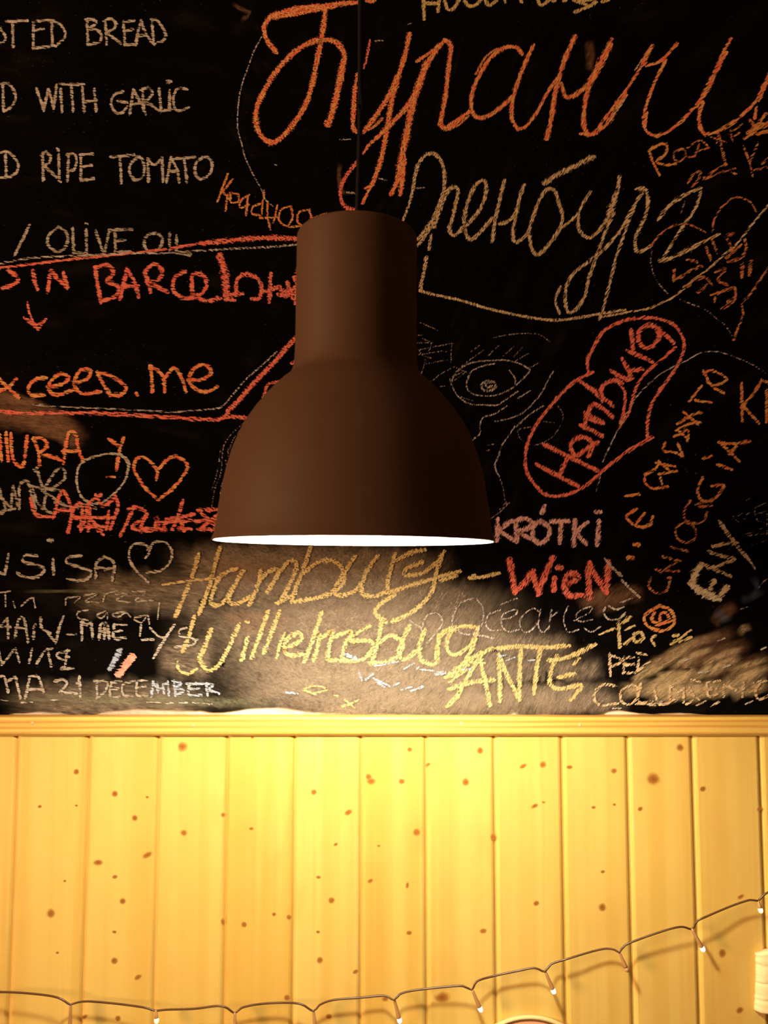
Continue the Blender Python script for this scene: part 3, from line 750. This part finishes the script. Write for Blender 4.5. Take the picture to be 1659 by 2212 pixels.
chalk('chalk_writing', 'big yellow chalk word Wilhelmsburg', [('L', 12.5, 'yellow',
 "200,458 172,560 140,645; 14|290,530 262,610 228,682; 225,685 270,748 330,722 390,620 442,500; 490,575 458,690; 9|475,485 498,488; 600,430 562,540 512,680; 662,430 622,540 580,652; 9|690,550 665,610 648,680; 690,632 780,585 765,545 700,585 690,640 720,668 800,660; 892,435 852,560 798,702; 882,560 868,630 848,695; 880,580 950,540 932,620 928,690 975,692; 950,570 1050,540 1020,610 1000,690; 9|1155,508 1080,550 1030,590; 1050,590 1155,590 1172,635 1110,690 1000,698; 9|1010,690 1110,690 1150,650; 1220,480 1200,580 1165,705; 1195,610 1265,560 1330,598 1312,660 1250,702 1155,712; 1368,510 1325,600 1312,660 1345,690 1425,630; 1450,530 1422,620 1432,690 1492,720; 1528,560 1518,705; 1530,575 1570,535 1625,525"),
 ('M', 11, 'yellow', "5,1460 20,1300 60,1190 180,1140; 350,1135 200,1140 112,1240 120,1360 200,1385 300,1310 362,1220 385,1140; 380,1150 355,1270 290,1400 200,1520 110,1590; 150,1580 290,1480")])
chalk('chalk_mark', 'small yellow curl under the first letter of the long yellow word', [('L', 9, 'yellow', "110,705 118,748 170,768 212,742")])
chalk('chalk_mark', 'little yellow fish above the ledge // little yellow cross above the ledge', [('L', 6, 'yellow', "790,855 850,872 922,852 850,833 790,855; 800,858 860,880 & 7|1005,945 1050,930 1090,912; 1020,910 1070,950; 960,885 985,890")])
chalk('chalk_writing', 'tiny bluish scribbles over the long yellow word', [('L', 6, 'cold', "1095,765 1110,802; 1130,800 1170,770; 1175,795 1260,835; 8|1195,815 1230,835; 1280,835 1310,818; 1325,855 1380,840; 8|1380,860 1440,838; 1340,742 1392,712; 1405,745 1420,730; 1430,745 1500,752; 9|1512,770 1558,765; 1010,655 1095,685; 8|1020,670 1080,690; 1180,725 1305,702; 700,870 760,875"),
 ('L', 5, 'grey', "1432,535 1460,455 1520,440 1548,490 1500,560 1468,600; 1370,478 1430,520; 7|1425,510 1435,530")])
# ---- lamp's right, bottom
chalk('chalk_writing', 'pink chalk word KROTKI with an accent', [('M', 13.5, 'pink', "560,175 555,360; 678,190 570,275; 575,275 695,355; 722,200 732,370; 715,192 800,165 862,200 840,250 745,290 800,320 870,350; 950,190 885,225 878,340 940,388 1010,340 1022,250 950,190; 14|985,45 952,125; 1045,195 1190,187; 1130,200 1118,380; 1252,185 1240,405; 1360,200 1252,292; 1258,295 1350,390; 1465,190 1452,400; 13|1430,110 1490,105"), ('M', 5, 'dim', "665,25 560,125 470,180; 600,60 640,20")])
chalk('chalk_writing', 'thick red chalk word WIEN', [('M', 18, 'red', "668,540 690,680 715,820; 725,815 800,745 872,640; 870,650 900,750 925,835; 930,830 960,735 1000,640 1052,520; 1070,690 1062,820; 1085,612 1140,600; 1160,765 1275,705 1250,662 1180,685 1160,785 1205,855 1315,855; 1380,570 1375,700 1382,875; 1390,600 1450,700 1535,820; 1552,560 1545,690 1535,815")])
chalk('chalk_writing', 'thin grey chalk name Oceane with an accent', [('M', 5.5, 'whitethin', "340,880 225,930 162,1040 160,1130 230,1192 340,1200 420,1110 432,980 375,890; 582,985 480,1030 452,1110 500,1168 600,1165; 590,937 732,882; 590,1070 690,1050 742,990 680,990 600,1040 600,1130 660,1182 752,1160; 930,1000 880,972 800,1020 755,1100 800,1185 870,1160 930,1080; 945,985 922,1110 960,1185 1022,1140; 1042,985 1015,1155; 1040,1045 1100,1000; 1190,955 1150,1060 1190,1182 1282,1162; 1250,1080 1390,1000 1400,960 1310,982 1260,1050 1310,1092 1405,1070; 1340,1150 1400,1182 1482,1135; 7|350,1210 440,1220 520,1240")])
chalk('chalk_writing', 'yellow chalk capitals ANTE with a long arm on the last letter', [('M', 13, 'yellow', "510,1330 380,1390 260,1465 100,1590; 410,1370 420,1500 458,1660 492,1835; 395,1410 300,1570 200,1750; 9|130,1630 280,1520; 14|130,1695 300,1640 520,1610; 14|195,1765 115,1845; 8|310,1450 440,1460; 570,1390 580,1600 580,1800; 585,1420 640,1560 755,1785; 772,1340 755,1560 755,1785; 560,1332 760,1312 1000,1322 1195,1305; 942,1330 912,1500 890,1730; 1090,1400 1042,1520 1032,1650 1120,1692 1300,1655; 1020,1440 1200,1405 1430,1295; 1110,1590 1245,1558; 9|1290,1420 1240,1470; 1310,1680 1222,1790"), ('M', 5, 'cold', "640,1440 710,1410; 570,1400 640,1390; 840,1440 900,1430; 250,1520 330,1510; 20,1540 90,1540; 10,1570 80,1560")])
chalk('chalk_writing', 'cream chalk letters PEI above the ochre smear', [('N', 9, 'cream', "240,1380 248,1570; 242,1392 332,1420 340,1452 262,1492; 372,1410 362,1550; 365,1422 452,1408; 370,1482 455,1470; 362,1552 462,1548; 500,1422 490,1530; 490,1372 568,1385; 500,1530 600,1450")])
chalk('chalk_writing', 'large cream chalk word across the ochre smear in the lower right corner', [('N', 8.5, 'cream', "300,1665 190,1655 112,1720 108,1800 180,1842 310,1820; 440,1655 352,1700 340,1790 400,1835 482,1785 492,1690 440,1655; 520,1650 502,1800 640,1835; 640,1700 690,1830 840,1790; 782,1660 782,1785; 790,1670 860,1720 900,1690; 905,1690 902,1810; 975,1610 1050,1630; 940,1720 1040,1785; 960,1690 1000,1760; 1110,1640 1225,1620; 1110,1640 1125,1760 1200,1740; 1100,1702 1192,1690; 1262,1650 1262,1760; 1270,1660 1370,1700; 1440,1640 1430,1760; 1590,1640 1550,1700 1575,1785 1680,1740; 1540,1640 1640,1620; 930,1830 990,1800; 6|1020,1840 1100,1800; 6|1150,1850 1220,1810; 480,1830 620,1800"), ('N', 5, 'white', "& 270,1870 340,1865; 600,1840 720,1800; 1460,1830 1520,1800; 1420,980 1470,960; 1600,1340 1640,1320; 1040,1550 1140,1535; 1260,1500 1320,1480; 1210,1260 1270,1240; 900,1440 970,1420")])
chalk('chalk_writing', 'small yellow word TO beside a brown ring', [('N', 11, 'yellow', "325,1090 322,1200 332,1315; 345,1110 425,1050; 7|150,1205 285,1150; 7|380,1165 462,1128; 9|375,1290 450,1230; 462,1205 452,1250 500,1270 540,1230 520,1185 462,1205; 8|650,1215 610,1245 645,1300; 805,1220 860,1205; 8|790,1292 870,1240 965,1170; 8|870,1275 970,1228")])
chalk('chalk_drawing', 'brown chalk ring with a spiral inside', [('N', 10, 'amber', "690,948 590,1000 550,1070 600,1145 720,1170 808,1125 818,1050 770,975 690,948; 640,1010 622,1080 700,1105 770,1070 740,1010 690,1030 690,1075; 660,1120 790,1080")])
chalk('chalk_writing', 'small grey exclamation strokes right of WIEN', [('N', 8, 'white', "200,530 250,590 300,640; 14|318,655 348,680; 350,720 430,800 510,870; 6|200,965 188,1020 240,1072 330,1060 382,1010; 6|232,950 300,982 365,960; 5|340,920 440,880")])
# ---- right, rotated words
chalk('chalk_writing', 'orange chalk letters climbing steeply at the right', [
 ('I', 8, 'amber', "1155,615 1232,515; 1245,420 1300,515 1375,560; 1250,440 1295,415 1395,470 1320,512 1270,490; 1195,608 1295,622; 1115,680 1210,760; 1080,760 1170,700 1232,685; 1130,720 1225,750; 1070,800 1150,760 1222,752; 1058,842 1145,800 1142,870; 1080,800 1130,840; 1000,880 990,930 1060,942 1115,965; 1080,885 1112,960; 940,1010 1062,1030; 960,1000 1035,1065; 940,1050 960,1010; 1072,1060 960,1082; 872,1080 870,1130 920,1172 1015,1160; 968,1100 980,1145; 925,1050 875,1085; 745,1222 832,1208")])
chalk('chalk_writing', 'orange chalk K at the right edge', [('I', 9, 'amber', "1490,500 1495,740; 1620,478 1560,570 1490,655; 1505,650 1600,752; 1650,540 1650,745; 1620,480 1670,500")])
chalk('chalk_writing', 'amber and rust chalk letters slanting down to the brown ring // orange chalk letter and two dots right of KROTKI', [
 ('I', 9, 'amber', "1345,880 1440,885 1540,868; 1360,885 1425,950 1475,1000; 1455,905 1410,950; 1245,982 1295,965; 1335,1020 1425,1050; 1240,1105 1208,1180 1230,1245 1300,1252 1352,1200 1372,1150 1300,1158"),
 ('N', 9, 'rust', "960,10 908,100 920,180 1000,210 1080,190 1110,110; 1010,40 1180,-10; 1040,65 1150,50; 920,200 845,240 832,310 880,372 970,372 1012,310 990,232 920,200; 795,425 935,460; 720,510 870,545; 855,545 700,650; 655,625 860,640; 610,700 590,770 660,835 750,812 785,700; 760,700 790,690"),
 ('N', 9, 'amber', "& 480,80 395,145 440,212 520,242 600,220 625,150; 552,120 480,212; 15|455,402 508,395; 16|398,525 455,512")])
chalk('chalk_writing', 'thick cream chalk letters ENY slanting at the right edge', [
 ('N', 16, 'pale', "1060,580 965,740; 22|985,760 1090,835 1210,880; 20|1020,620 990,740; 1215,875 1290,780; 1180,715 1140,800; 985,770 1100,830"),
 ('N', 12, 'cream', "1060,570 1180,620 1320,682; 1130,462 1240,500 1355,525; 1350,535 1240,580 1130,615"),
 ('N', 12, 'cream', "1225,200 1320,330 1420,460 1470,510; 1380,385 1280,390 1170,415"), ('N', 8, 'cream', "1470,510 1540,610")])
chalk('chalk_drawing', 'faint grey chalk scribble at the right edge', [('N', 5, 'dim', "1350,150 1400,200 1455,170; 1460,305 1560,280 1605,255; 1640,20 1545,80 1562,180 1622,200; 1520,405 1640,360; 1440,160 1560,60; 1480,320 1620,300; 1340,170 1450,100; 1560,130 1640,100; 1650,120 1650,320; 1580,780 1660,690")])
chalk('chalk_drawing', 'red chalk outline of a bent heart round a red place name', [('I', 10, 'red', "508,420 502,350 540,270 600,170 690,115 800,85 930,80 1050,120 1110,200 1120,280 1085,370 1035,450 970,540 910,640 888,740 885,840; 918,845 830,890 730,955 620,1042 520,1130 420,1195 300,1222 220,1205 150,1130 108,1050 105,950 130,850 190,740 260,650 340,560 430,480 535,428"),
 ('I', 7, 'red', "460,490 520,530 575,590")])
chalk('chalk_writing', 'red chalk word Hamburg written steeply inside the heart', [('I', 13, 'red',
 "222,890 370,962 565,1058; 178,1020 310,1090 442,1158; 378,970 318,1092; 560,880 520,900 430,962 392,900 430,855 490,845 535,890 510,965; 565,875 500,915; 460,770 530,800 592,835; 500,725 600,750; 485,770 490,700; 500,690 530,640 575,640; 490,690 545,720 600,748; 545,630 600,660 660,712; 455,485 560,560 662,640; 598,610 588,535 640,488 690,478; 655,420 700,450 760,475; 690,475 730,500; 725,345 770,420 775,470; 775,420 850,405; 740,380 790,460; 760,292 840,325 915,360; 782,160 795,285; 905,120 838,160 830,230 880,272 942,240 962,185 910,125; 915,125 985,175 1052,235; 9|1065,268 985,340 880,430 820,510 790,600 760,700 705,780; 9|690,480 738,550 740,650 712,750")])
chalk('chalk_line', 'thin grey chalk curve crossing the bent heart', [('I', 5, 'whitethin', "1340,295 1240,300 1120,360 1000,420 920,480 830,570 760,680 700,790 650,890 600,1000"), ('I', 5, 'dim', "1340,295 1450,330 1560,380 1640,430; 590,1070 560,1190; 1520,1250 1560,1230; 1590,1290 1650,1260")])
# ---- eye
chalk('chalk_drawing', 'faint chalk drawing of an eye with lashes and a nose', [('H', 5, 'whitethin',
 "310,690 350,605 450,530 560,500 700,492 800,490 920,520 1015,572; 1020,580 960,650 880,722 800,772 700,805 600,810 500,790 450,735 458,660 500,585 600,540 700,520; 300,660 322,730 380,822 480,882 600,890 720,892 800,842 905,770; 830,580 880,650 880,722"),
 ('H', 9, 'whitethin', "640,675 585,705 595,755 660,765 705,730 690,685 620,700 640,735 670,720"),
 ('H', 4.5, 'dim', "560,360 490,412; 600,400 450,502; 735,358 640,452; 865,368 780,450; 945,378 870,460; 1000,430 890,495; 480,490 370,570; 1085,518 1000,565; 440,590 330,680; 690,290 800,265 950,250 1100,262 1195,325; 10,400 150,370 325,340; 20,440 200,412 262,410; 90,522 200,500 275,490; 5,335 140,330; 80,480 62,560 40,612; 318,345 308,440 310,520; 130,680 220,612 335,548; 20,150 120,190 185,222; 0,270 60,260; 20,400 60,450 130,470; 60,300 130,340 100,430; 320,640 400,600; 360,560 450,600; 400,820 500,850"),
 ('H', 5, 'whitethin', "1222,590 1172,680 1120,780 1040,880 950,960 840,1010 705,1038; 805,900 700,970 600,1002 568,1070 572,1140 530,1182 480,1218; 1135,900 1050,950 970,1012 895,1085; 880,1080 830,1160 770,1240 740,1330 700,1440 740,1530; 910,830 1015,765"),
 ('H', 4.5, 'dim', "740,1530 770,1620 790,1740 810,1790 745,1825; 1270,905 1312,980 1290,1070 1230,1160 1150,1222 1045,1255; 1055,1085 950,1100 905,1120 922,1180 950,1212; 1140,1040 1230,1050; 210,725 260,720; 630,1300 670,1290; 640,1250 700,1240")])
# ---- upper right: big words
chalk('chalk_writing', 'large orange Cyrillic word running across the top right', [
 ('C', 13, 'orange', "322,372 265,305 235,225 258,145 330,100 450,75 600,55 750,30 920,15; 300,125 420,105 600,70 740,45; 290,110 450,65 620,40; 965,10 1030,0"),
 ('C', 14, 'orange', "675,40 660,180 640,300 612,440 580,600 530,750 450,880 370,975 290,1022 222,985 180,900 180,780 220,680 300,540 400,420 500,340 600,292 690,285 760,312 808,390 798,480 770,600 740,740"),
 ('C', 17, 'orange', "800,440 780,560 745,720 712,840 690,890; 675,870 700,900"),
 ('C', 7, 'red', "992,290 968,420 950,485"), ('C', 13, 'orange', "8|900,530 890,600; 885,620 875,780 872,910 890,940"),
 ('C', 13, 'orange', "1275,245 1242,400 1190,570 1150,720 1122,880 1092,1050 1060,1180 1010,1320; 1190,540 1120,700 1040,820 950,945; 9|1010,1310 940,1455; 8|960,1350 1010,1330"),
 ('C', 8, 'amber', "1080,850 1030,900 985,930"),
 ('C', 13, 'orange', "1500,320 1420,430 1345,600 1260,760 1150,880 1040,990; 8|1040,990 985,1040 945,1100; 9|1330,440 1430,370 1530,290; 18|1400,450 1345,600 1295,760 1260,940 1220,1130 1195,1290; 1195,1290 1145,1390; 1240,1150 1222,1300 1212,1390"),
 ('C', 12, 'orange', "1530,288 1572,330 1558,470 1542,620 1522,760 1500,890 1560,920 1659,835"),
 ('C', 11, 'red', "900,1160 830,1250 785,1340 785,1430 825,1490 895,1502"),
 ('D', 10, 'orange', "325,890 365,920 450,865 545,800"), ('D', 6, 'amber', "380,935 460,900 540,830; 740,350 660,410 590,530"),
 ('D', 11, 'orange', "920,385 875,338 790,345 690,420 605,560 562,680 562,790 602,842 680,830 780,760 852,690; 1002,325 940,460 880,620 850,740 850,850 890,925"),
 ('D', 8.5, 'orange', "890,925 950,905 1030,800 1100,670 1170,560"),
 ('D', 13, 'orange', "1300,262 1230,420 1180,580 1150,720 1130,860 1098,992; 10|1205,600 1232,690 1290,692; 1290,692 1400,600 1480,480 1560,285; 19|1550,330 1480,460 1420,570; 1420,570 1380,700 1362,880 1392,965"),
 ('D', 11, 'orange', "1385,965 1440,955 1530,885 1600,780 1660,665"),
 ('E', 8.5, 'orange', "-20,1200 100,1185 200,1060 300,925 420,760 520,600 560,540"), ('E', 5, 'cream', "230,1090 330,960 400,850; 470,630 530,530"),
 ('E', 13, 'orange', "540,570 580,480 620,415"), ('E', 9, 'orange', "570,592 620,575 720,530 845,390; 745,540 660,700 600,850 558,990 545,1110 590,1192 680,1215 800,1155 900,1070 1000,960; 570,1010 555,1150"),
 ('E', 13, 'orange', "1020,950 1100,820 1200,620 1270,450"), ('E', 8, 'orange', "1270,450 1328,345; 1200,640 1290,470"),
 ('E', 11, 'orange', "1075,920 1042,1030 1050,1140 1095,1205"), ('E', 9, 'orange', "1095,1205 1200,1180 1350,1095 1460,1000 1560,890 1620,760 1700,600; 1555,960 1540,1060; 1580,900 1690,640")])
chalk('chalk_writing', 'ochre chalk scribble at the end of the large orange word', [('E', 16, 'amber', "1490,1190 1540,1160 1600,1130 1680,1100"), ('E', 10, 'amber', "1500,1080 1560,1150; 1450,1240 1520,1200; 1560,1120 1640,1020; 1560,1200 1680,1170"), ('E', 6, 'rust', "1310,1200 1430,1110; 1330,1240 1400,1190; 1150,1230 1280,1270; 1220,1210 1200,1280; 620,1320 750,1280")])
chalk('chalk_writing', 'yellow chalk word cut off by the top edge', [('D', 10, 'yellow', "215,-20 220,135; 225,22 310,25; 330,-20 318,80; 365,0 388,65 430,62 465,5; 510,10 540,42 590,35 630,-10; 655,-10 682,38 735,8; 795,0 802,20; 905,0 925,18; 1035,0 1060,38 1130,-10; 1140,12 1165,-5; 1300,88 1390,50 1450,15; 1290,0 1400,40; 1330,10 1440,-10; 1490,15 1545,0; 1215,10 1240,0")])
chalk('chalk_writing', 'cream Cyrillic word under the large orange one', [
 ('F', 11, 'cream', "8|68,588 108,480 138,370; 138,370 165,220 205,140 272,102 330,142 362,230 365,350; 365,360 330,460 290,560 240,640 175,720; 9|175,765 230,690 290,600; 400,362 345,470 292,630; 9|270,690 255,790; 235,850 220,940 200,1030 195,1085; 370,380 430,345 462,370 442,480 422,570 400,645 435,692 505,625; 480,665 560,580 632,480 665,370 650,298 590,330 540,430 512,540 512,650 550,722 620,670 705,570; 795,300 762,430 730,580 708,735; 765,610 830,585 880,525; 935,332 900,440 870,580 855,685 880,742 965,680; 960,690 1000,560 1050,430 1100,365 1155,370 1185,460 1212,560 1185,655 1110,760 1035,830 990,785 975,690; 15|1085,318 1160,265 1300,195 1430,130; 9|1190,650 1300,560 1360,460 1412,380; 1325,550 1330,650 1395,708 1470,660 1550,540 1600,400 1620,270; 15|1600,380 1540,540"),
 ('F', 10, 'cream', "1580,530 1520,660 1460,830 1400,1000 1370,1130 1310,1220 1252,1245 1232,1160 1240,1055 1300,955 1400,880 1500,800 1600,690 1660,600; 8|1195,1060 1160,1160 1190,1250"),
 ('G', 11, 'cream', "335,660 390,640 430,670; 221,977 290,850 370,720 395,650; 425,680 445,760 420,900 350,1050 318,1150 335,1255 400,1240 465,1200; 9|350,740 270,930 200,1130 140,1300 100,1460 60,1620 20,1780 -20,1900; 545,950 620,840 740,745 860,680 945,650; 9|950,660 920,780 860,900 780,1000 700,1130 620,1260 560,1345; 13|560,1345 680,1310 800,1250 950,1170; 9|950,1170 1120,1085")])
chalk('chalk_line', 'cream chalk line sweeping under the Cyrillic words', [('F', 8.5, 'cream', "190,1090 300,1118 500,1162 650,1210 800,1245 950,1275 1150,1300 1350,1278 1500,1250 1659,1225"),
 ('G', 7, 'cream', "1620,770 1500,920 1420,1010 1350,1110 1250,1220 1150,1300 1020,1420 900,1510 800,1590 700,1680 580,1740 440,1800 300,1825 150,1850 0,1880")])
chalk('chalk_writing', 'rust chalk letters under the end of the large orange word', [('G', 8, 'amber', "455,300 490,400 550,520; 450,292 560,222 622,250 602,330 520,392 610,425 705,412"),
 ('G', 7.5, 'rust', "690,300 690,370 750,392 802,330 780,275 700,298; 820,260 870,225 930,195; 790,340 870,350 905,300; 930,232 915,290 1022,260; 960,200 1010,240; 10|1115,130 1150,280 1180,410; 970,572 1100,510 1270,460; 980,545 1080,475 1190,420; 9|830,600 865,525 945,490 920,570 860,640; 1240,500 1290,510; 1355,250 1410,400 1440,530; 1492,215 1420,390; 1440,480 1590,445; 1530,415 1590,360; 1230,100 1250,190")])
chalk('chalk_drawing', 'rust chalk bubbles filled with scribble at the right edge', [('G', 7, 'rust', "460,1220 530,1120 620,1040 740,992 850,1000 985,1065; 1055,1060 1075,950 1140,842 1220,762 1310,735 1420,780; 1430,790 1475,870"),
 ('G', 6, 'dim', "480,1230 468,1350 500,1480 560,1580 625,1650; 750,1715 900,1772 1010,1822 1100,1900 1180,1960 1240,2050; 790,780 760,880; 830,1000 700,1130"),
 ('G', 10, 'rust', "1055,1140 1100,1260; 1000,1220 1040,1330; 1180,1110 1255,1080; 1200,1130 1250,1240; 1365,1140 1380,1230 1330,1310 1210,1352; 1190,1310 1330,1190; 820,1335 905,1350; 690,1420 690,1530; 690,1525 780,1480 860,1425 950,1395; 1090,1450 1180,1420 1110,1530 1200,1572; 13|1340,1375 1340,1490; 13|1430,1355 1410,1470; 870,1530 985,1500 1050,1565; 920,1640 1000,1570; 1050,1670 1200,1620 1272,1600 1262,1720 1150,1800; 1080,1680 1080,1740; 1200,1740 1260,1690; 780,1590 850,1570"),
 ('G', 8, 'rust', "1600,1400 1500,1540 1430,1650 1340,1750 1350,1850 1310,1960 1260,2095")])
chalk('chalk_writing', 'small orange Cyrillic scrawl left of the lamp top', [('P', 6.5, 'amber', "470,435 482,402 492,376; 502,388 480,415; 480,412 497,432"),
 ('B', 6, 'amber', "1178,40 1215,45 1222,80 1185,90 1178,45; 1165,50 1155,130; 1275,50 1235,78 1230,115 1275,100; 1268,60 1260,155; 1335,95 1295,110 1290,145 1330,155; 1350,30 1352,70; 1345,80 1340,150; 1370,85 1370,160 1385,225; 1330,168 1425,165; 1420,105 1400,190; 1490,108 1440,125 1428,180 1470,208 1498,165 1490,112; 1585,125 1530,140 1525,190 1560,205 1592,165 1582,128; 1600,168 1670,145; 1480,215 1570,205")])
chalk('chalk_line', 'thin dotted white chalk arc left of the large orange word', [('C', 4.5, 'whitethin', "215,265 160,370 120,480 80,590 58,680 45,800 45,920 70,1020 95,1120 150,1240 210,1350 250,1440 300,1480")])
chalk('chalk_mark', 'pale rubbed marks beside the cord', [('C', 6, 'grey', "830,1380 880,1385"), ('C', 14, 'brown', "& 780,1160 770,1280 800,1380 860,1390; 740,1180 800,1150 & 0,20 60,60 130,90 60,160"), ('C', 5, 'whitethin', "1265,175 1290,168; 310,1180 325,1182; 1060,1280 1110,1290; 1310,1350 1380,1345; 1030,295 1085,290; 780,1000 850,998")])
